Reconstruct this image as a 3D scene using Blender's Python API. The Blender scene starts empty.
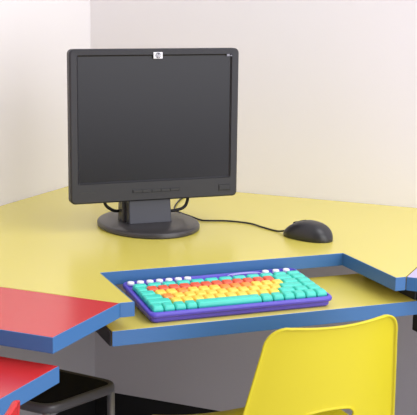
import bpy, bmesh, math, random
from mathutils import Vector, Matrix, noise
S = bpy.context.scene
C = S.collection
PI = math.pi
random.seed(4)

# ------------------------------------------------------------ camera, world, lights, exposure
DZ = 0.660                                   # height of the table tops above the floor
R2 = math.sqrt(0.5)
cd = bpy.data.cameras.new('camera')
cam = bpy.data.objects.new('camera', cd); C.objects.link(cam)
rt = Vector((0.91391637, 0.40573812, 0.01155214)); up = Vector((-0.08743784, 0.16900011, 0.9817299)); fw = Vector((-0.39637293, 0.89822911, -0.18992883))
M = Matrix((( rt.x, up.x, -fw.x, 1.47387), (rt.y, up.y, -fw.y, -2.56658), (rt.z, up.z, -fw.z, 0.49577 + DZ), (0, 0, 0, 1)))
cam.matrix_world = M
cd.sensor_width = 36.0; cd.sensor_fit = 'HORIZONTAL'; cd.lens = 1120.23 / 417 * 36
cd.clip_start = 0.05; cd.clip_end = 60
S.camera = cam

w = bpy.data.worlds.new('world'); S.world = w; w.use_nodes = True
bg = w.node_tree.nodes['Background']; bg.inputs[0].default_value = (0.95, 0.95, 1.0, 1); bg.inputs[1].default_value = 0.80

def area(name, loc, target, sx, sy, power, col):
    ld = bpy.data.lights.new(name, 'AREA'); ld.shape = 'RECTANGLE'; ld.size = sx; ld.size_y = sy; ld.energy = power; ld.color = col
    o = bpy.data.objects.new(name, ld); C.objects.link(o); o.location = loc
    o.rotation_euler = (Vector(target) - Vector(loc)).to_track_quat('-Z', 'Y').to_euler(); return o
area('window_daylight', (3.45, -1.9, 1.45), (0.1, -0.9, 0.9), 3.0, 1.9, 66, (0.97, 0.955, 1.0))
area('overhead_fill_light', (2.0, -0.9, 2.66), (1.9, -0.9, 0), 1.8, 1.4, 34, (0.97, 0.96, 1.0))  # added fill from above to lift the left wall, no known lamp

vs = S.view_settings
vs.view_transform = 'Standard'; vs.look = 'None'; vs.gamma = 1; vs.use_curve_mapping = False; vs.exposure = -0.04

# ------------------------------------------------------------ materials
def mat(name, col, rough=0.5, spec=0.5, metal=0.0, var=0.04, scale=6.0, bump=0.0, bscale=300.0, coat=0.0):
    m = bpy.data.materials.new(name); m.use_nodes = True
    nt = m.node_tree; b = nt.nodes['Principled BSDF']
    b.inputs['Roughness'].default_value = rough; b.inputs['Metallic'].default_value = metal
    b.inputs['Specular IOR Level'].default_value = spec; b.inputs['Coat Weight'].default_value = coat
    tc = nt.nodes.new('ShaderNodeTexCoord'); n = nt.nodes.new('ShaderNodeTexNoise'); n.inputs['Scale'].default_value = scale; n.inputs['Detail'].default_value = 3
    nt.links.new(tc.outputs['Object'], n.inputs['Vector'])
    mx = nt.nodes.new('ShaderNodeMix'); mx.data_type = 'RGBA'
    mx.inputs[6].default_value = tuple(c * (1 - var) for c in col) + (1,); mx.inputs[7].default_value = tuple(min(1, c * (1 + var)) for c in col) + (1,)
    nt.links.new(n.outputs['Fac'], mx.inputs[0]); nt.links.new(mx.outputs[2], b.inputs['Base Color'])
    if bump:
        n2 = nt.nodes.new('ShaderNodeTexNoise'); n2.inputs['Scale'].default_value = bscale; n2.inputs['Detail'].default_value = 2
        nt.links.new(tc.outputs['Object'], n2.inputs['Vector'])
        bp = nt.nodes.new('ShaderNodeBump'); bp.inputs['Strength'].default_value = bump; bp.inputs['Distance'].default_value = 0.001
        nt.links.new(n2.outputs['Fac'], bp.inputs['Height']); nt.links.new(bp.outputs['Normal'], b.inputs['Normal'])
    return m
m_wall = mat('wall_paint', (0.800, 0.775, 0.785), 0.75, 0.3, var=0.012, scale=2.0, bump=0.15, bscale=120)
m_floor = mat('grey_vinyl_floor', (0.62, 0.60, 0.60), 0.5, 0.4, var=0.05, scale=30)
m_skirt = mat('black_skirting', (0.012, 0.012, 0.013), 0.6, 0.3)
m_yel = mat('yellow_laminate', (0.72, 0.62, 0.115), 0.27, 1.0, var=0.02, scale=4, bump=0.06, bscale=500)
m_red = mat('red_laminate', (0.60, 0.028, 0.032), 0.27, 1.0, var=0.02, scale=4, bump=0.06, bscale=500)
m_lil = mat('lilac_laminate', (0.52, 0.45, 0.72), 0.30, 0.8, var=0.02, scale=4, bump=0.06, bscale=500)
m_blue = mat('blue_edging', (0.045, 0.155, 0.37), 0.42, 0.5, var=0.03)
m_under = mat('grey_underside', (0.32, 0.30, 0.29), 0.7, 0.3)
m_panel = mat('grey_panel', (0.56, 0.545, 0.58), 0.6, 0.3, var=0.02)
m_blackm = mat('black_bracket_paint', (0.012, 0.012, 0.014), 0.5, 0.4)
m_bez = mat('charcoal_plastic', (0.028, 0.028, 0.032), 0.45, 0.35, var=0.05, scale=30, bump=0.1, bscale=1500)
m_back = mat('charcoal_plastic_back', (0.03, 0.03, 0.032), 0.5, 0.4, bump=0.1, bscale=1500)
m_scr = mat('dark_screen', (0.008, 0.008, 0.011), 0.28, 0.32, var=0.01)
m_lip = mat('black_bezel_lip', (0.012, 0.012, 0.013), 0.5, 0.4)
m_neck = mat('slate_plastic', (0.032, 0.034, 0.046), 0.4, 0.4)
m_base = mat('dark_base_plastic', (0.038, 0.035, 0.036), 0.35, 0.5)
m_white = mat('white_plastic', (0.82, 0.82, 0.86), 0.35, 0.5)
m_ink = mat('grey_ink', (0.15, 0.15, 0.17), 0.5, 0.4)
m_mark = mat('pale_mark', (0.24, 0.24, 0.28), 0.5, 0.4)
m_cable = mat('black_cable', (0.012, 0.011, 0.010), 0.5, 0.4)
m_mouse = mat('black_mouse_plastic', (0.018, 0.018, 0.020), 0.36, 0.5, var=0.05, bump=0.05, bscale=900)
m_mouse2 = mat('dark_grey_mouse_plastic', (0.03, 0.03, 0.034), 0.4, 0.5)
m_case = mat('violet_plastic', (0.10, 0.07, 0.52), 0.35, 0.5)
m_teal = mat('teal_key', (0.06, 0.64, 0.50), 0.4, 0.5)
m_kred = mat('red_key', (0.82, 0.12, 0.055), 0.4, 0.5)
m_kor = mat('orange_key', (0.92, 0.30, 0.05), 0.4, 0.5)
m_kyel = mat('yellow_key', (0.92, 0.66, 0.09), 0.4, 0.5)
m_chair = mat('yellow_polypropylene', (0.67, 0.57, 0.015), 0.42, 0.45, var=0.02, bump=0.12, bscale=600)
m_rchair = mat('red_polypropylene', (0.62, 0.02, 0.025), 0.42, 0.45, var=0.02, bump=0.12, bscale=600)
m_steel = mat('grey_steel_tube', (0.34, 0.34, 0.35), 0.35, 0.5, metal=0.6)
m_seatb = mat('black_seat_plastic', (0.008, 0.008, 0.010), 0.75, 0.12)
m_rimlight = mat('rim_highlight_grey', (0.075, 0.075, 0.08), 0.32, 0.6, metal=0.0)  # seat rim: highlight of the black edge put into a paler grey
m_rub = mat('black_rubber', (0.01, 0.01, 0.01), 0.8, 0.2)

# ------------------------------------------------------------ mesh helpers
def link(name, bm, m, parent=None, smooth=False, bevel=0.0, seg=2, sub=0):
    bmesh.ops.recalc_face_normals(bm, faces=bm.faces)
    me = bpy.data.meshes.new(name); bm.to_mesh(me); bm.free()
    o = bpy.data.objects.new(name, me); C.objects.link(o); me.materials.append(m)
    for p in me.polygons: p.use_smooth = smooth
    if parent: o.parent = parent
    if bevel:
        b = o.modifiers.new('bevel', 'BEVEL'); b.width = bevel; b.segments = seg; b.limit_method = 'ANGLE'; b.angle_limit = math.radians(40); b.harden_normals = False
    if sub:
        s = o.modifiers.new('sub', 'SUBSURF'); s.levels = sub; s.render_levels = sub
    return o
def box(bm, x0, x1, y0, y1, z0, z1):
    v = [bm.verts.new((x, y, z)) for z in (z0, z1) for x, y in ((x0, y0), (x1, y0), (x1, y1), (x0, y1))]
    for f in ((3, 2, 1, 0), (4, 5, 6, 7), (0, 1, 5, 4), (1, 2, 6, 5), (2, 3, 7, 6), (3, 0, 4, 7)): bm.faces.new([v[i] for i in f])
def boxo(name, x0, x1, y0, y1, z0, z1, m, parent=None, bevel=0.0, seg=2):
    bm = bmesh.new(); box(bm, x0, x1, y0, y1, z0, z1); return link(name, bm, m, parent, bevel=bevel, seg=seg)
def prism(bm, pts, z0, z1):
    a = [bm.verts.new((x, y, z0)) for x, y in pts]; b = [bm.verts.new((x, y, z1)) for x, y in pts]
    bm.faces.new(a[::-1]); bm.faces.new(b); n = len(pts)
    for i in range(n): bm.faces.new((a[i], a[(i + 1) % n], b[(i + 1) % n], b[i]))
def loft(bm, rings, cap=True):
    R = [[bm.verts.new(p) for p in r] for r in rings]; n = len(R[0])
    for a, b in zip(R[:-1], R[1:]):
        for i in range(n): bm.faces.new((a[i], a[(i + 1) % n], b[(i + 1) % n], b[i]))
    if cap: bm.faces.new(R[0][::-1]); bm.faces.new(R[-1])
    return R
def smooth_path(P, n=8):
    P = [Vector(p) for p in P]; out = []
    for i in range(len(P) - 1):
        p0 = P[max(i - 1, 0)]; p1 = P[i]; p2 = P[i + 1]; p3 = P[min(i + 2, len(P) - 1)]
        for k in range(n):
            t = k / n
            out.append(0.5 * ((2 * p1) + (p2 - p0) * t + (2 * p0 - 5 * p1 + 4 * p2 - p3) * t * t + (3 * p1 - p0 - 3 * p2 + p3) * t ** 3))
    out.append(P[-1]); return out
def round_path(P, r, n=6):
    P = [Vector(p) for p in P]; out = [P[0]]
    for i in range(1, len(P) - 1):
        a = (P[i - 1] - P[i]).normalized(); b = (P[i + 1] - P[i]).normalized()
        s = P[i] + a * r; e = P[i] + b * r
        for k in range(n + 1):
            t = k / n; out.append((1 - t) ** 2 * s + 2 * t * (1 - t) * P[i] + t * t * e)
    out.append(P[-1]); return out
def tube(bm, P, r, n=10):
    P = [Vector(p) for p in P]; rings = []
    prev = None
    for i, p in enumerate(P):
        d = (P[min(i + 1, len(P) - 1)] - P[max(i - 1, 0)]).normalized()
        if prev is None:
            a = d.orthogonal().normalized()
        else:
            a = (prev - d * prev.dot(d)).normalized()
        prev = a; b = d.cross(a)
        rings.append([p + (a * math.cos(2 * PI * k / n) + b * math.sin(2 * PI * k / n)) * r for k in range(n)])
    loft(bm, rings)
def rrect(hx, hy, r, n=5, cx=0, cy=0):
    out = []
    for sx, sy, a0 in ((1, 1, 0), (-1, 1, 90), (-1, -1, 180), (1, -1, 270)):
        for k in range(n + 1):
            a = math.radians(a0 + 90 * k / n); out.append((cx + sx * (hx - r) + r * math.cos(a), cy + sy * (hy - r) + r * math.sin(a)))
    return out
def thing(name, label, cat, loc=(0, 0, 0), rz=0.0, group=None):
    o = bpy.data.objects.new(name, None); C.objects.link(o); o.location = loc; o.rotation_euler = (0, 0, rz); o.empty_display_size = 0.05
    o['label'] = label; o['category'] = cat
    if group: o['group'] = group
    return o
def struct(o): o['kind'] = 'structure'; return o

# ------------------------------------------------------------ the room
struct(boxo('floor', -0.1, 3.6, -3.6, 0.1, -0.05, 0.0, m_floor))
struct(boxo('wall_left', -0.1, 0.0, -3.6, 0.0, 0.0, 2.7, m_wall))
struct(boxo('wall_back', -0.1, 3.6, 0.0, 0.1, 0.0, 2.7, m_wall))

struct(boxo('baseboard_left', 0.0, 0.014, -3.6, 0.0, 0.0, 0.077, m_skirt))
struct(boxo('baseboard_back', 0.014, 3.6, -0.014, 0.0, 0.0, 0.077, m_skirt))

m_block = mat('light_block_grey', (0.34, 0.325, 0.345), 0.8, 0.3, var=0.02)
struct(boxo('wall_light_block', -0.1, 3.6, -3.7, -3.6, 0.0, 2.7, m_block))  # unseen wall, added in dark grey to cut ambient light from the front

# ------------------------------------------------------------ desks. T runs along the diagonal front, N points out of the corner
def tn(t, c): return (R2 * (t + c), R2 * (t - c))
TH = 0.0245; BW = 0.002
def band(name, pts, z0, z1, parent):        # edging strip wrapped along an open polyline whose material lies on its left
    bm = bmesh.new(); P = [Vector((x, y)) for x, y in pts]; off = []
    for i, p in enumerate(P):
        ds = []
        if i > 0: ds.append((P[i] - P[i - 1]).normalized())
        if i < len(P) - 1: ds.append((P[i + 1] - P[i]).normalized())
        ns = [Vector((d.y, -d.x)) for d in ds]; m = sum(ns, Vector((0, 0))).normalized(); off.append(p + m * (BW / max(0.3, m.dot(ns[0]))))
    prism(bm, [tuple(p) for p in P] + [tuple(p) for p in off[::-1]], z0, z1)
    return link(name, bm, m_blue, parent, bevel=0.0005, seg=1)
def slab(name, pts, z0, z1, m, parent):
    bm = bmesh.new(); prism(bm, pts, z0, z1); return link(name, bm, m, parent, bevel=0.0006, seg=1)

SEAM = -1.0275; EX = 1.0145; FC = 1.1790; CC = 0.9790; TA = -0.2512; TD = 0.2365
Bp = (FC / R2 + SEAM, SEAM); E = (EX, EX - FC / R2)
A = tn(TA, CC); B = tn(TA, FC); Cc = tn(TD, CC); D = tn(TD, FC)
desk = thing('corner_desk', 'yellow topped corner desk with blue edging carrying the monitor and mouse', 'desk', (0, 0, 0))
slab('desktop', [(0.001, -0.001), (0.001, SEAM), Bp, B, A, Cc, D, E, (EX, -0.001)], DZ - TH, DZ, m_yel, desk)
e = band('edging', [Bp, B, A, Cc, D, E], DZ - TH, DZ, desk)
boxo('back_panel', 0.001, 0.013, SEAM, -0.001, 0.077, DZ - TH, m_panel, desk)
boxo('back_panel', 0.013, EX, -0.013, -0.001, 0.077, DZ - TH, m_panel, desk)
TT = DZ - 0.048; TB = DZ - 0.0735; TL = 0.286
tray = slab('keyboard_tray', [tn(-TL, 0.964), tn(-TL, FC - 0.004), tn(TL, FC - 0.004), tn(TL, 0.964)], TB, TT, m_yel, desk)
band('edging', [tn(-TL, FC - 0.004), tn(TL, FC - 0.004)], TB, TT, tray)
for s in (-1, 1):
    bm = bmesh.new(); prism(bm, [tn(s * (TL + 0.0005), 0.99), tn(s * (TL + 0.0005), FC - 0.006), tn(s * (TL + 0.003), FC - 0.006), tn(s * (TL + 0.003), 0.99)], TB, TT)
    prism(bm, [tn(s * (TL - 0.006), 0.985), tn(s * (TL - 0.006), 1.06), tn(s * TL, 1.06), tn(s * TL, 0.985)], TT, DZ - TH)
    if s > 0:
        prism(bm, [tn(TL + 0.010, 1.145), tn(TL + 0.010, FC - 0.010), tn(TL + 0.024, FC - 0.010), tn(TL + 0.024, 1.145)], DZ - 0.112, DZ - TH)
        prism(bm, [tn(TL - 0.003, 1.06), tn(TL - 0.003, FC - 0.010), tn(TL, FC - 0.010), tn(TL, 1.06)], TT, DZ - TH)  # black plate added to darken the gap, stands in for shade under the desk
    link('runner', bm, m_blackm, desk)

RX = Bp[0]; RC = -1.2315; RI = RX - 0.20; RD = -1.72; REND = -1.93
rd = thing('side_desk', 'red topped desk with blue edging beside the yellow corner desk', 'desk', (0, 0, 0))
slab('desktop', [(0.001, REND), (RX, REND), (RX, RD), (RI, RD), (RI, RC), (RX, RC), (RX, SEAM - 0.0025), (0.001, SEAM - 0.0025)], DZ - TH, DZ, m_red, rd)
band('edging', [(RX, REND), (RX, RD), (RI, RD), (RI, RC), (RX, RC), (RX, SEAM - 0.0025)], DZ - TH, DZ, rd)
boxo('back_panel', 0.001, 0.013, REND, SEAM - 0.0025, 0.077, DZ - TH, m_panel, rd)
boxo('end_panel', 0.015, RX - 0.05, REND, REND + 0.018, 0.0, DZ - TH, m_panel, rd)
tr = slab('keyboard_tray', [(RX - 0.225, RD - 0.02), (RX, RD - 0.02), (RX, -1.217), (RX - 0.225, -1.217)], TB, TT, m_red, rd)
band('edging', [(RX, RD - 0.02), (RX, -1.217)], TB, TT, tr)
for y0 in (RD - 0.020, -1.243):
    boxo('runner', RX - 0.20, RX - 0.13, y0, y0 + 0.012, TT, DZ - TH, m_blackm, rd)

ld = thing('side_desk', 'lilac topped desk with blue edging to the right of the yellow corner desk', 'desk', (0, 0, 0))
slab('desktop', [(EX + 0.0025, -0.001), (EX + 0.0025, E[1]), (1.90, E[1]), (1.90, -0.001)], DZ - TH, DZ, m_lil, ld)
band('edging', [(EX + 0.0025, E[1]), (1.90, E[1])], DZ - TH, DZ, ld)
boxo('back_panel', EX + 0.0025, 1.90, -0.013, -0.001, 0.077, DZ - TH, m_panel, ld)
boxo('end_panel', 1.88, 1.898, E[1] + 0.06, -0.015, 0.0, DZ - TH, m_panel, ld)

# ------------------------------------------------------------ monitor (local X = along the face, local -Y = towards the viewer)
DR = math.radians(45)
def to_desk(t, c, z=0.0): x, y = tn(t, c); return (x, y, DZ + z)
FCm = 0.664; TM = -0.0403; W = 0.366; H = 0.315; ZB = 0.0632
mon = thing('computer_monitor', 'black flat screen monitor on a round base on the yellow desk', 'monitor', to_desk(-0.044, 0.621), DR)
MX = TM + 0.044; MY = -(FCm - 0.621)         # face centre line in the monitor's own frame
def ring3(pts, y, zc): return [(MX + x, y, zc + z) for x, z in pts]
zc = ZB + H / 2
SW = 0.328 / 2; SB = 0.044; SH = 0.2555       # screen half width, bottom margin, height
szc = ZB + SB + SH / 2
bm = bmesh.new()
o_ = rrect(W / 2, H / 2, 0.010, 6); o2 = rrect(W / 2 - 0.003, H / 2 - 0.003, 0.008, 6)
i_ = rrect(SW, SH / 2, 0.002, 6)
rings = [ring3(rrect(W / 2 - 0.004, H / 2 - 0.004, 0.008, 6), MY + 0.024, zc), ring3(o_, MY + 0.020, zc), ring3(o_, MY + 0.003, zc), ring3(o2, MY, zc),
         ring3(rrect(SW + 0.0035, SH / 2 + 0.0035, 0.003, 6), MY + 0.0005, szc), ring3(i_, MY + 0.006, szc)]
loft(bm, rings, cap=False)
bz = link('bezel', bm, m_bez, mon, bevel=0)
bm = bmesh.new(); loft(bm, [ring3(rrect(SW + 0.0036, SH / 2 + 0.0036, 0.003, 6), MY + 0.0002, szc), ring3(rrect(SW + 0.0005, SH / 2 + 0.0005, 0.002, 6), MY + 0.0058, szc)], cap=False)
link('bezel_lip', bm, m_lip, mon)
bm = bmesh.new(); box(bm, MX - SW - 0.001, MX + SW + 0.001, MY + 0.005, MY + 0.010, szc - SH / 2 - 0.001, szc + SH / 2 + 0.001); link('screen', bm, m_scr, mon)
bm = bmesh.new()
loft(bm, [ring3(rrect(W / 2 - 0.006, H / 2 - 0.006, 0.010, 6), MY + 0.0235, zc), ring3(rrect(W / 2 - 0.012, H / 2 - 0.012, 0.012, 6), MY + 0.030, zc),
          ring3(rrect(W / 2 - 0.055, H / 2 - 0.05, 0.02, 6), MY + 0.052, zc), ring3(rrect(W / 2 - 0.065, H / 2 - 0.06, 0.02, 6), MY + 0.056, zc)])
link('back_housing', bm, m_back, mon)
# base, neck
bm = bmesh.new()
def ell(rx, ry, z): return [(rx * math.cos(2 * PI * k / 64), ry * math.sin(2 * PI * k / 64), z) for k in range(64)]
loft(bm, [ell(0.103, 0.135, 0.0), ell(0.1058, 0.1378, 0.002), ell(0.106, 0.138, 0.0075), ell(0.1045, 0.1365, 0.0105), ell(0.101, 0.133, 0.012), ell(0.07, 0.09, 0.0135), ell(0.03, 0.04, 0.014)])
link('base', bm, m_base, mon, smooth=True).modifiers.new('es', 'EDGE_SPLIT').split_angle = math.radians(50)
NX = -0.006
bm = bmesh.new()
def quad(x0, x1, y0, y1, z): return [(x0, y0, z), (x1, y0, z), (x1, y1, z), (x0, y1, z)]
loft(bm, [quad(NX - 0.047, NX + 0.047, -0.036, -0.008, 0.0125), quad(NX - 0.045, NX + 0.045, -0.020, 0.004, 0.13)])
link('neck', bm, m_neck, mon, bevel=0.002)
bm = bmesh.new()
loft(bm, [quad(NX - 0.053, NX + 0.047, -0.008, 0.030, 0.0125), quad(NX - 0.053, NX + 0.047, -0.006, 0.028, 0.04), quad(NX - 0.05, NX + 0.047, 0.008, 0.020, 0.16)])
link('neck_cover', bm, m_base, mon, bevel=0.003)
# badge: white plate, ring and slanted letters
lg = boxo('logo_badge', MX - 0.0098 + 0.003, MX + 0.0098 + 0.003, MY - 0.0010, MY + 0.001, ZB + H - 0.0200, ZB + H - 0.0068, m_white, mon, bevel=0.0006)
lx = MX + 0.003; lz = ZB + H - 0.0134
bm = bmesh.new()
a = [(lx + 0.0058 * math.cos(2 * PI * k / 32), MY - 0.0010, lz + 0.0058 * math.sin(2 * PI * k / 32)) for k in range(32)]
b = [(x, MY - 0.0014, z) for x, y, z in a]; loft(bm, [a, b])
link('logo_disc', bm, m_ink, lg)
fc = bpy.data.curves.new('letters', 'FONT'); fc.body = 'hp'; fc.size = 0.0100; fc.shear = 0.25; fc.align_x = 'CENTER'; fc.align_y = 'CENTER'; fc.extrude = 0.0002
to = bpy.data.objects.new('letters', fc); C.objects.link(to)
dg = bpy.context.evaluated_depsgraph_get(); me = bpy.data.meshes.new_from_object(to.evaluated_get(dg)); bpy.data.objects.remove(to)
lo = bpy.data.objects.new('logo_letters', me); C.objects.link(lo); me.materials.clear(); me.materials.append(m_white)
lo.parent = lg; lo.location = (lx, MY - 0.0016, lz + 0.0002); lo.rotation_euler = (PI / 2, 0, 0)
# small marks and controls
boxo('badge_mark', MX + W / 2 - 0.0280, MX + W / 2 - 0.0215, MY - 0.0004, MY + 0.001, ZB + H - 0.0165, ZB + H - 0.0120, m_mark, mon)
boxo('badge_mark', MX + W / 2 - 0.0200, MX + W / 2 - 0.0165, MY - 0.0004, MY + 0.001, ZB + H - 0.0165, ZB + H - 0.0140, m_mark, mon)
boxo('model_mark', MX - W / 2 + 0.022, MX - W / 2 + 0.052, MY - 0.0003, MY + 0.001, ZB + 0.0205, ZB + 0.0245, m_back, mon)
cb = boxo('control_strip', MX - 0.052, MX + 0.052, MY - 0.0006, MY + 0.001, ZB + 0.0180, ZB + 0.0245, m_lip, mon, bevel=0.0004)
for k in range(5):
    boxo('button', MX - 0.050 + k * 0.0203, MX - 0.050 + k * 0.0203 + 0.0186, MY - 0.0016, MY + 0.001, ZB + 0.0184, ZB + 0.0236, m_back, cb, bevel=0.0005)
pw = boxo('power_button', MX + W / 2 - 0.043, MX + W / 2 - 0.016, MY - 0.0006, MY + 0.001, ZB + 0.013, ZB + 0.0265, m_lip, mon, bevel=0.0004)
boxo('button', MX + W / 2 - 0.0415, MX + W / 2 - 0.0175, MY - 0.0016, MY + 0.001, ZB + 0.0145, ZB + 0.025, m_bez, pw, bevel=0.0006)

# monitor leads behind the neck
bm = bmesh.new()
P = [(0.090, 0.000, 0.120), (0.097, 0.013, 0.075), (0.095, 0.018, 0.045), (0.088, 0.018, 0.033), (0.074, 0.017, 0.028), (0.051, 0.020, 0.026), (0.02, 0.042, 0.027), (-0.03, 0.042, 0.030), (-0.062, 0.022, 0.032), (-0.078, 0.015, 0.038), (-0.092, 0.012, 0.052), (-0.095, 0.006, 0.085), (-0.09, 0.000, 0.120)]
tube(bm, smooth_path(P), 0.0034)
link('cable', bm, m_cable, mon, smooth=True)

# ------------------------------------------------------------ mouse
mxy = (0.754, -0.431)
ma = math.atan2(0.30, -0.95)                  # direction the nose points
ms = thing('computer_mouse', 'black computer mouse with a thin cable on the yellow desk', 'mouse', (mxy[0], mxy[1], DZ), ma)
L2 = 0.0575
def mwidth(x):
    u = x / L2
    return 0.0320 * (max(0.0, 1 - abs(u) ** 2.6) ** 0.5) * (1.0 - 0.09 * u)
def mheight(x):
    u = max(-1.0, min(1.0, x / L2))
    lean = 1 - 0.42 * max(0.0, u) ** 1.3 - 0.05 * max(0.0, -u)
    return 0.0375 * lean * max(0.0, 1 - abs(u + 0.0) ** 3.0) ** 0.5
bm = bmesh.new(); rings = []
NS = 26
for i in range(NS + 1):
    u = -math.cos(PI * i / NS) * 0.995; x = u * L2; ww = max(0.004, mwidth(x)); hh = max(0.007, mheight(x)); r = []
    for k in range(25):
        a = PI * k / 24; cy = math.cos(a); sz = math.sin(a)
        y = ww * math.copysign(abs(cy) ** 0.72, cy); z = 0.002 + (hh - 0.002) * abs(sz) ** 0.72
        r.append((x, y, z))
    r += [(x, -ww * 0.93, 0.0), (x, 0, 0.0), (x, ww * 0.93, 0.0)]
    rings.append(r)
loft(bm, rings)
link('shell', bm, m_mouse, ms, smooth=True)
bm = bmesh.new()
pts = [(x, 0, mheight(x) + 0.0002) for x in [0.004 + 0.043 * k / 10 for k in range(11)]]
tube(bm, pts, 0.0008, 6); link('button_seam', bm, m_cable, ms)
bm = bmesh.new(); tube(bm, [(0.030, -0.0035, mheight(0.030) - 0.004), (0.030, 0.0035, mheight(0.030) - 0.004)], 0.0065, 20); link('scroll_wheel', bm, m_mouse2, ms, bevel=0.001)
def inv(p):                                   # room point -> mouse frame
    v = Vector((p[0] - mxy[0], p[1] - mxy[1], 0)); c_, s_ = math.cos(-ma), math.sin(-ma)
    return (v.x * c_ - v.y * s_, v.x * s_ + v.y * c_, p[2])
cp = [(0.055, 0, 0.008)] + [inv((x, y, 0.0023)) for x, y in [(0.678, -0.404), (0.634, -0.380), (0.603, -0.359), (0.572, -0.353), (0.538, -0.356), (0.508, -0.369), (0.488, -0.372), (0.452, -0.346), (0.415, -0.320), (0.384, -0.290), (0.35, -0.20), (0.33, -0.10), (0.33, -0.012)]]
bm = bmesh.new(); tube(bm, smooth_path(cp), 0.0019, 8); link('cable', bm, m_cable, ms, smooth=True)

# ------------------------------------------------------------ keyboard (local X along the tray, local Y away from the viewer)
kc = -0.0465; KW = 0.341; KD = 0.166
KF = 1.162                                    # N distance of the front edge
tilt = math.radians(5.0)
kx, ky = tn(kc, KF)
kb = thing('computer_keyboard', 'violet keyboard with big teal, red, orange and yellow keys on the sliding tray', 'keyboard', (kx, ky, TT), DR)
# profile: front lip stands 18 mm above the tray, back 33 mm; build on a sloped deck plane z = z0 + y tan(tilt)
zf = 0.0185
def deck(y, h=0.0): return zf + y * math.tan(tilt) + h
def kring(hx, hy0, hy1, r, fz):
    pts = rrect(hx, (hy1 - hy0) / 2, r, 6, 0, (hy0 + hy1) / 2); return [(x, y, fz(y)) for x, y in pts]
bm = bmesh.new()
loft(bm, [kring(KW / 2 - 0.008, 0.008, KD - 0.008, 0.008, lambda y: 0.0003 + (0.006 if y > KD / 2 else 0)), kring(KW / 2 - 0.005, 0.005, KD - 0.005, 0.009, lambda y: 0.003 + y * 0.05),
          kring(KW / 2 - 0.0045, 0.0045, KD - 0.0045, 0.010, lambda y: deck(y, -0.0095))])
link('case_bottom', bm, m_case, kb, smooth=True).modifiers.new('es', 'EDGE_SPLIT').split_angle = math.radians(40)
bm = bmesh.new()
loft(bm, [kring(KW / 2 - 0.003, 0.003, KD - 0.003, 0.011, lambda y: deck(y, -0.0095)), kring(KW / 2 - 0.0005, 0.0005, KD - 0.0005, 0.012, lambda y: deck(y, -0.0075)), kring(KW / 2, 0, KD, 0.012, lambda y: deck(y, -0.004)),
          kring(KW / 2 - 0.001, 0.001, KD - 0.001, 0.012, lambda y: deck(y, -0.0012)), kring(KW / 2 - 0.003, 0.003, KD - 0.003, 0.011, lambda y: deck(y, 0)), kring(KW / 2 - 0.0055, 0.0055, KD - 0.0055, 0.010, lambda y: deck(y, 0)),
          kring(KW / 2 - 0.0065, 0.0065, KD - 0.0065, 0.010, lambda y: deck(y, -0.003))])
link('case_top', bm, m_case, kb, smooth=True).modifiers.new('es', 'EDGE_SPLIT').split_angle = math.radians(60)
for s in (-1, 1):
    boxo('foot', s * 0.12 - 0.012, s * 0.12 + 0.012, KD - 0.028, KD - 0.016, 0.0002, 0.014, m_rub, kb, bevel=0.001)
key_cache = {}
def keycap(w_, d_, h_, m):
    k = (round(w_, 5), round(d_, 5), m.name)
    if k not in key_cache:
        b = bmesh.new(); sl = math.tan(tilt)
        R = []
        for f, z in ((0.0, -0.003), (0.0, 0.002), (0.0010, h_ * 0.72), (0.0019, h_ * 0.95), (0.0032, h_)):
            R.append([(x, y, z + y * sl) for x, y in rrect(w_ / 2 - f, d_ / 2 - f, 0.0024 if f < .003 else 0.0018, 3)])
        loft(b, R); me = bpy.data.meshes.new('key'); bmesh.ops.recalc_face_normals(b, faces=b.faces); b.to_mesh(me); b.free(); me.materials.append(m)
        for p in me.polygons: p.use_smooth = True
        key_cache[k] = me
    return key_cache[k]
U = 0.0201; PV = 0.0208; Y0 = 0.0200; X0 = -KW / 2 + 0.0085
knames = {m_teal: 'teal key', m_kred: 'red key', m_kor: 'orange key', m_kyel: 'yellow key'}
def key(u, row, wu, m, hu=1.0):
    o = bpy.data.objects.new('key', keycap(wu * U - 0.0013, (PV * hu if hu != 0.7 else 0.0150) - 0.0013, 0.0075, m)); C.objects.link(o); o.parent = kb
    y = Y0 + row * PV + (0 if hu == 1 else (-0.002 if hu == 0.7 else PV / 2)); o.location = (X0 + (u + wu / 2) * U, y, deck(y)); o['label'] = knames[m]
T, Rk, Ok, Yk = m_teal, m_kred, m_kor, m_kyel
# front row
u = 0
for wu, m in [(1.0, T)] * 4 + [(5.9, T)] + [(1.04, T)] * 6: key(u, 0, wu, m); u += wu
def row(r, start, lead, seq, tail):
    key(0, r, lead, T); u = lead
    for m in seq: key(u, r, 1, m); u += 1
    for wu, m in tail: key(u, r, wu, m); u += wu
row(1, 0, 2.1, [Yk] * 10, [(1.5, T), (1.25, T), (1.25, T)])
row(2, 0, 1.7, [Ok] + [Yk] * 10, [(2.1, T), (1.3, T)])
row(3, 0, 1.4, [Yk, Yk, Ok, Yk, Yk, Yk, Ok, Ok, Ok, Yk, Yk, Yk], [(1.45, T), (1.25, T)])
row(4, 0, 1.0, [Rk] * 12, [(1.75, T), (1.35, T)])
u = 0
for k in range(12): key(u, 5, 1.3, T, 0.7); u += 1.34
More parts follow.
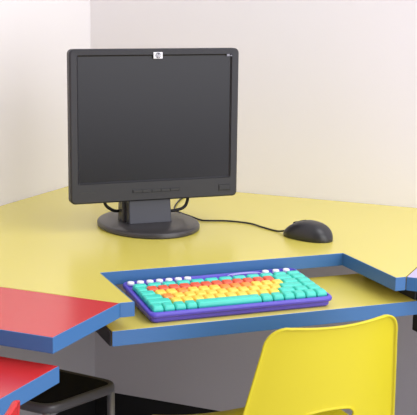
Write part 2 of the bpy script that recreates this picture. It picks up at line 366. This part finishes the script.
# round white buttons along the top
def button(x, y):
    o = bpy.data.objects.new('media_button', bmesh_disc()); C.objects.link(o); o.parent = kb; o.location = (x, y, deck(y)); o['label'] = 'round white button'
_d = []
def bmesh_disc():
    if not _d:
        b = bmesh.new(); sl = math.tan(tilt); R = []
        for rx, ry, z in ((0.0066, 0.0062, -0.002), (0.0066, 0.0062, 0.002), (0.0060, 0.0056, 0.0034), (0.0045, 0.0040, 0.004)):
            R.append([(rx * math.cos(2 * PI * k / 24), ry * math.sin(2 * PI * k / 24), z + ry * math.sin(2 * PI * k / 24) * sl) for k in range(24)])
        loft(b, R); me = bpy.data.meshes.new('media_button'); bmesh.ops.recalc_face_normals(b, faces=b.faces); b.to_mesh(me); b.free(); me.materials.append(m_white)
        for p in me.polygons: p.use_smooth = True
        _d.append(me)
    return _d[0]
YB = KD - 0.0170
for k in range(7): button(-0.1575 + k * 0.0179, YB)
for k in range(3): button(0.1035 + k * 0.0212, YB)
# arched pale logo outline between the buttons
bm = bmesh.new()
P = [(0.061 + 0.034 * math.cos(a), YB - 0.004 + 0.011 * math.sin(a)) for a in [math.radians(5 + 170 * k / 16) for k in range(17)]]
tube(bm, [(x, y, deck(y, 0.0003)) for x, y in P], 0.0010, 6)
P = [(0.061 + 0.026 * math.cos(a), YB - 0.004 + 0.006 * math.sin(a)) for a in [math.radians(5 + 170 * k / 16) for k in range(17)]]
tube(bm, [(x, y, deck(y, 0.0006)) for x, y in P], 0.0007, 6)
link('logo_arc', bm, mat('pale_violet_ink', (0.50, 0.45, 0.80), 0.4, 0.4), kb)['label'] = 'pale arched outline'

# ------------------------------------------------------------ moulded chairs (local X = sitter's right, local Y = the way it faces)
RB = 0.3687; TI = 0.1581; RIM = 0.004
ZT = DZ - 0.0110 - RIM; WT = 0.1160 - RIM; WS = 0.1787; RC_ = 0.041 - RIM; KL = 0.0085
def shell_rows():
    rows = []                                 # (centre y, centre z, half width, blend back->seat, kind)
    zr = ZT - RC_; wc = WT + WS * RC_
    for k in range(9):                        # rounded top corners
        a = PI / 2 * (1 - k / 8); z = zr + RC_ * math.sin(a); rows.append((z, wc - RC_ + RC_ * math.cos(a), 0.0))
    zb = ZT - 0.212
    for k in range(1, 29): z = zr + (zb - zr) * k / 28; rows.append((z, WT + WS * (ZT - z), 0.0))
    out = [(-(z - ZT) * math.tan(TI), z, w_, 0.0) for z, w_, _ in rows]
    y0, z0, w0, _ = out[-1]
    for k in range(1, 9):                     # bend into the seat
        a = k / 8; t0 = Vector((math.sin(TI), -math.cos(TI))); p0 = Vector((y0, z0)); p1 = p0 + t0 * 0.05; p2 = Vector((y0 + 0.085, z0 - 0.051))
        p = (1 - a) ** 2 * p0 + 2 * a * (1 - a) * p1 + a * a * p2; out.append((p.x, p.y, w0 + (0.160 - w0) * a, a))
    y1, z1 = out[-1][0], out[-1][1]
    for k in range(1, 17):
        a = k / 16; L = 0.290; y = y1 + L * a
        z = z1 - 0.008 * math.sin(PI * a * 0.8) + 0.012 * a - 0.030 * max(0, a - 0.72) ** 2 / 0.0784
        wv = 0.160 + 0.010 * math.sin(PI * a)
        if a > 0.80: q = (a - 0.80) / 0.20; wv = wv - 0.045 + 0.045 * math.sqrt(max(0, 1 - q * q))
        out.append((y, z, wv, 1.0))
    return out
def make_chair(label, m, loc, rz, group):
    t = thing('classroom_chair', label, 'chair', loc, rz, group)
    rows = shell_rows(); NU = 32; nr = len(rows)
    hz = DZ - 0.170; hb = 0.021; ha = 0.052   # hand hole
    jr = [j for j, r in enumerate(rows) if r[3] == 0 and abs(r[1] - hz) < hb]; j0, j1 = jr[0], jr[-1]
    wmid = rows[(j0 + j1) // 2][2]; iu = round(ha / wmid * NU / 2); i0, i1 = NU // 2 - iu, NU // 2 + iu
    def pos(s, y, z, bl, wc):
        ph = s / RB; sag = RB * (1 - math.cos(ph)); R_s = 1 - 0.55 * bl
        be = bl * PI / 2
        return Vector((RB * math.sin(ph), y + sag * R_s * math.cos(be), z + sag * R_s * math.sin(be) + (KL * (s / wc) ** 2 if bl == 0 else KL * (1 - bl) * (s / wc) ** 2)))
    grid = []
    for j, (y, z, wv, bl) in enumerate(rows):
        r = []
        for i in range(NU + 1):
            s = wv * (2 * i / NU - 1); zz = z; yy = y
            if bl == 0 and j > 6:             # pull the mesh round the hole
                hx = wmid * (2 * i1 / NU - 1); zc_ = (rows[j0][1] + rows[j1][1]) / 2; hz2 = (rows[j0][1] - rows[j1][1]) / 2
                px, pz = s / hx, (z - zc_) / hz2; mm = max(abs(px), abs(pz))
                if mm < 2.4:
                    wgt = 1.0 if mm <= 1 else max(0, (2.4 - mm) / 1.4)
                    qx, qz = px / max(mm, 1e-6), pz / max(mm, 1e-6)
                    ex = math.sqrt(1 - qz * qz / 2); ez = math.sqrt(1 - qx * qx / 2)
                    ex = 0.35 + 0.65 * ex; ez = ez ** 1.0
                    s = s * (1 - wgt) + s * ex * wgt; nz = zc_ + (z - zc_) * ez; zz = z * (1 - wgt) + nz * wgt
                    yy = -(zz - ZT) * math.tan(TI)
            r.append(pos(s, yy, zz, bl, max(WT, wv)))
        grid.append(r)
    split = [j for j, r in enumerate(rows) if r[3] >= 0.5][0]
    for part, ja, jb in (('backrest', 0, split), ('seat', split, nr - 1)):
        bm = bmesh.new(); V = {}
        for j in range(ja, jb + 1):
            for i in range(NU + 1): V[j, i] = bm.verts.new(grid[j][i])
        for j in range(ja, jb):
            for i in range(NU):
                if part == 'backrest' and j0 <= j < j1 and i0 <= i < i1: continue
                bm.faces.new((V[j, i], V[j, i + 1], V[j + 1, i + 1], V[j + 1, i]))
        loop = []
        if part == 'backrest':
            loop = [(j, 0) for j in range(jb, 0, -1)] + [(0, i) for i in range(NU + 1)] + [(j, NU) for j in range(1, jb + 1)]
        else:
            loop = [(j, NU) for j in range(ja, jb)] + [(jb, i) for i in range(NU, -1, -1)] + [(j, 0) for j in range(jb - 1, ja - 1, -1)]
        def flange(loop, closed, rho, ext, sgn=1):
            n = len(loop); prev = [V[k] for k in loop]; base = [Vector(grid[j][i]) for j, i in loop]; outs, nrm = [], []
            for q, (j, i) in enumerate(loop):
                a = base[(q + 1) % n] if closed or q < n - 1 else base[q]; b = base[q - 1] if closed or q > 0 else base[q]
                tg = (a - b).normalized()
                be = rows[j][3] * PI / 2
                du = (grid[j][min(i + 1, NU)] - grid[j][max(i - 1, 0)]); dv = (grid[min(j + 1, nr - 1)][i] - grid[max(j - 1, 0)][i])
                nb = du.cross(dv).normalized()
                ref = Vector((0, -math.cos(be), -math.sin(be)))
                if nb.dot(ref) < 0: nb = -nb
                ow = tg.cross(nb).normalized()
                cen = Vector((0, 0, 0))
                for g in base: cen += g
                cen /= n
                if not closed:
                    ci, cj = NU / 2, min(max(j, 6), nr - 5)
                    if ow.dot(base[q] - grid[cj][NU // 2]) < 0: ow = -ow
                else:
                    if ow.dot(base[q] - cen) > 0: ow = -ow
                outs.append(ow); nrm.append(nb)
            rings = []
            for a in (22, 45, 68, 90): ar = math.radians(a); rings.append([p + o * rho * math.sin(ar) + nn * rho * (1 - math.cos(ar)) for p, o, nn in zip(base, outs, nrm)])
            rings.append([p + o * (rho + 0.0005) + nn * (rho + ext) for p, o, nn in zip(base, outs, nrm)])
            for rg in rings:
                cur = [bm.verts.new(p) for p in rg]
                for q in range(n if closed else n - 1):
                    bm.faces.new((prev[q], prev[(q + 1) % n], cur[(q + 1) % n], cur[q]))
                prev = cur
        flange(loop, False, RIM, 0.003)
        if part == 'backrest':
            hl = [(j0, i) for i in range(i0, i1)] + [(j, i1) for j in range(j0, j1)] + [(j1, i) for i in range(i1, i0, -1)] + [(j, i0) for j in range(j1, j0, -1)]
            flange(hl, True, 0.003, 0.001)
        o = link(part, bm, m, t, smooth=True)
        sd = o.modifiers.new('thickness', 'SOLIDIFY'); sd.thickness = 0.0034; sd.offset = 0
    # frame and legs
    sz = DZ - 0.30
    bm = bmesh.new()
    for s in (-1, 1): tube(bm, [(s * 0.125, 0.07, sz + 0.004), (s * 0.125, 0.32, sz + 0.004)], 0.009)
    for y in (0.10, 0.30): tube(bm, [(-0.125, y, sz), (0.125, y, sz)], 0.009)
    link('seat_frame', bm, m_steel, t, smooth=True)
    for s in (-1, 1):
        for y0, y1 in ((0.09, 0.02), (0.31, 0.36)):
            bm = bmesh.new(); tube(bm, [(s * 0.125, y0, sz), (s * 0.150, y1, 0.012)], 0.0095)
            lg = link('leg', bm, m_steel, t, smooth=True)
            bm = bmesh.new(); tube(bm, [(s * 0.1495, y1, 0.022), (s * 0.1515, y1, 0.0)], 0.0125); link('rubber_foot', bm, m_rub, lg)
    return t
make_chair('yellow moulded plastic chair with a hand hole in its backrest facing the keyboard tray', m_chair, (0.9872, -0.9572, 0.0), DR + 0.075, None)
make_chair('red moulded plastic chair whose backrest tip shows before the red tray', m_rchair, (0.745, -1.548, 0.0), math.radians(97), None)

# ------------------------------------------------------------ black stool with grey tube frame below the desks
SZ = DZ - 0.25
st = thing('low_stool', 'black low stool with grey tubular frame under the desks', 'stool', (0, 0, 0))
p1 = Vector((0.493, -0.742)); av = Vector((-0.985, 0.10)).normalized(); bv = Vector((-0.300, -0.954)).normalized()
SWd, SDp = 0.33, 0.185
cor = [p1, p1 + av * SWd, p1 + av * SWd + bv * SDp, p1 + bv * SDp]
bm = bmesh.new()
def inset(d, r=0.03, n=6):
    c = sum(cor, Vector((0, 0))) / 4; Q = [c + (p - c) * (1 - d / 0.12) for p in cor]; out = []
    for i in range(4):
        a = (Q[i - 1] - Q[i]).normalized(); b = (Q[(i + 1) % 4] - Q[i]).normalized()
        for k in range(n + 1):
            t_ = k / n; v = (1 - t_) ** 2 * (Q[i] + a * r) + 2 * t_ * (1 - t_) * Q[i] + t_ * t_ * (Q[i] + b * r); out.append(v)
    return out
loft(bm, [[(v.x, v.y, z) for v in inset(d)] for d, z in ((0.012, SZ - 0.019), (0.008, SZ - 0.017), (0.008, SZ - 0.006), (0.012, SZ - 0.002), (0.018, SZ))])
link('seat', bm, m_seatb, st, smooth=True).modifiers.new('es', 'EDGE_SPLIT').split_angle = math.radians(50)
f = bmesh.new(); Q = inset(0.007); n = len(Q); Q = [Vector((v.x, v.y, SZ - 0.0095)) for v in Q]; cen = sum(Q, Vector((0, 0, 0))) / n
rings = []
for k in range(n + 1):
    p = Q[k % n]; tg = (Q[(k + 1) % n] - Q[k - 1 if k < n else n - 1 if k == n + 1 else (k - 1) % n]).normalized(); ow = tg.cross(Vector((0, 0, 1)))
    if ow.dot(p - cen) < 0: ow = -ow
    rings.append([p + ow * 0.007 * math.cos(2 * PI * q / 14) + Vector((0, 0, 0.0100 * math.sin(2 * PI * q / 14))) for q in range(14)])
loft(f, rings, cap=False); bmesh.ops.remove_doubles(f, verts=f.verts, dist=1e-6)
link('seat_rim', f, m_rimlight, st, smooth=True)  # paler band painted as the highlight along the black seat edge
for v in [c_ + (sum(cor, Vector((0, 0))) / 4 - c_) * 0.12 for c_ in cor]:
    f = bmesh.new(); tube(f, [(v.x, v.y, SZ - 0.017), (v.x, v.y, 0.004)], 0.0075, 14); lg = link('leg', f, m_steel, st, smooth=True)
    f = bmesh.new(); tube(f, [(v.x, v.y, 0.018), (v.x, v.y, 0.0)], 0.011, 14); link('rubber_foot', f, m_rub, lg)
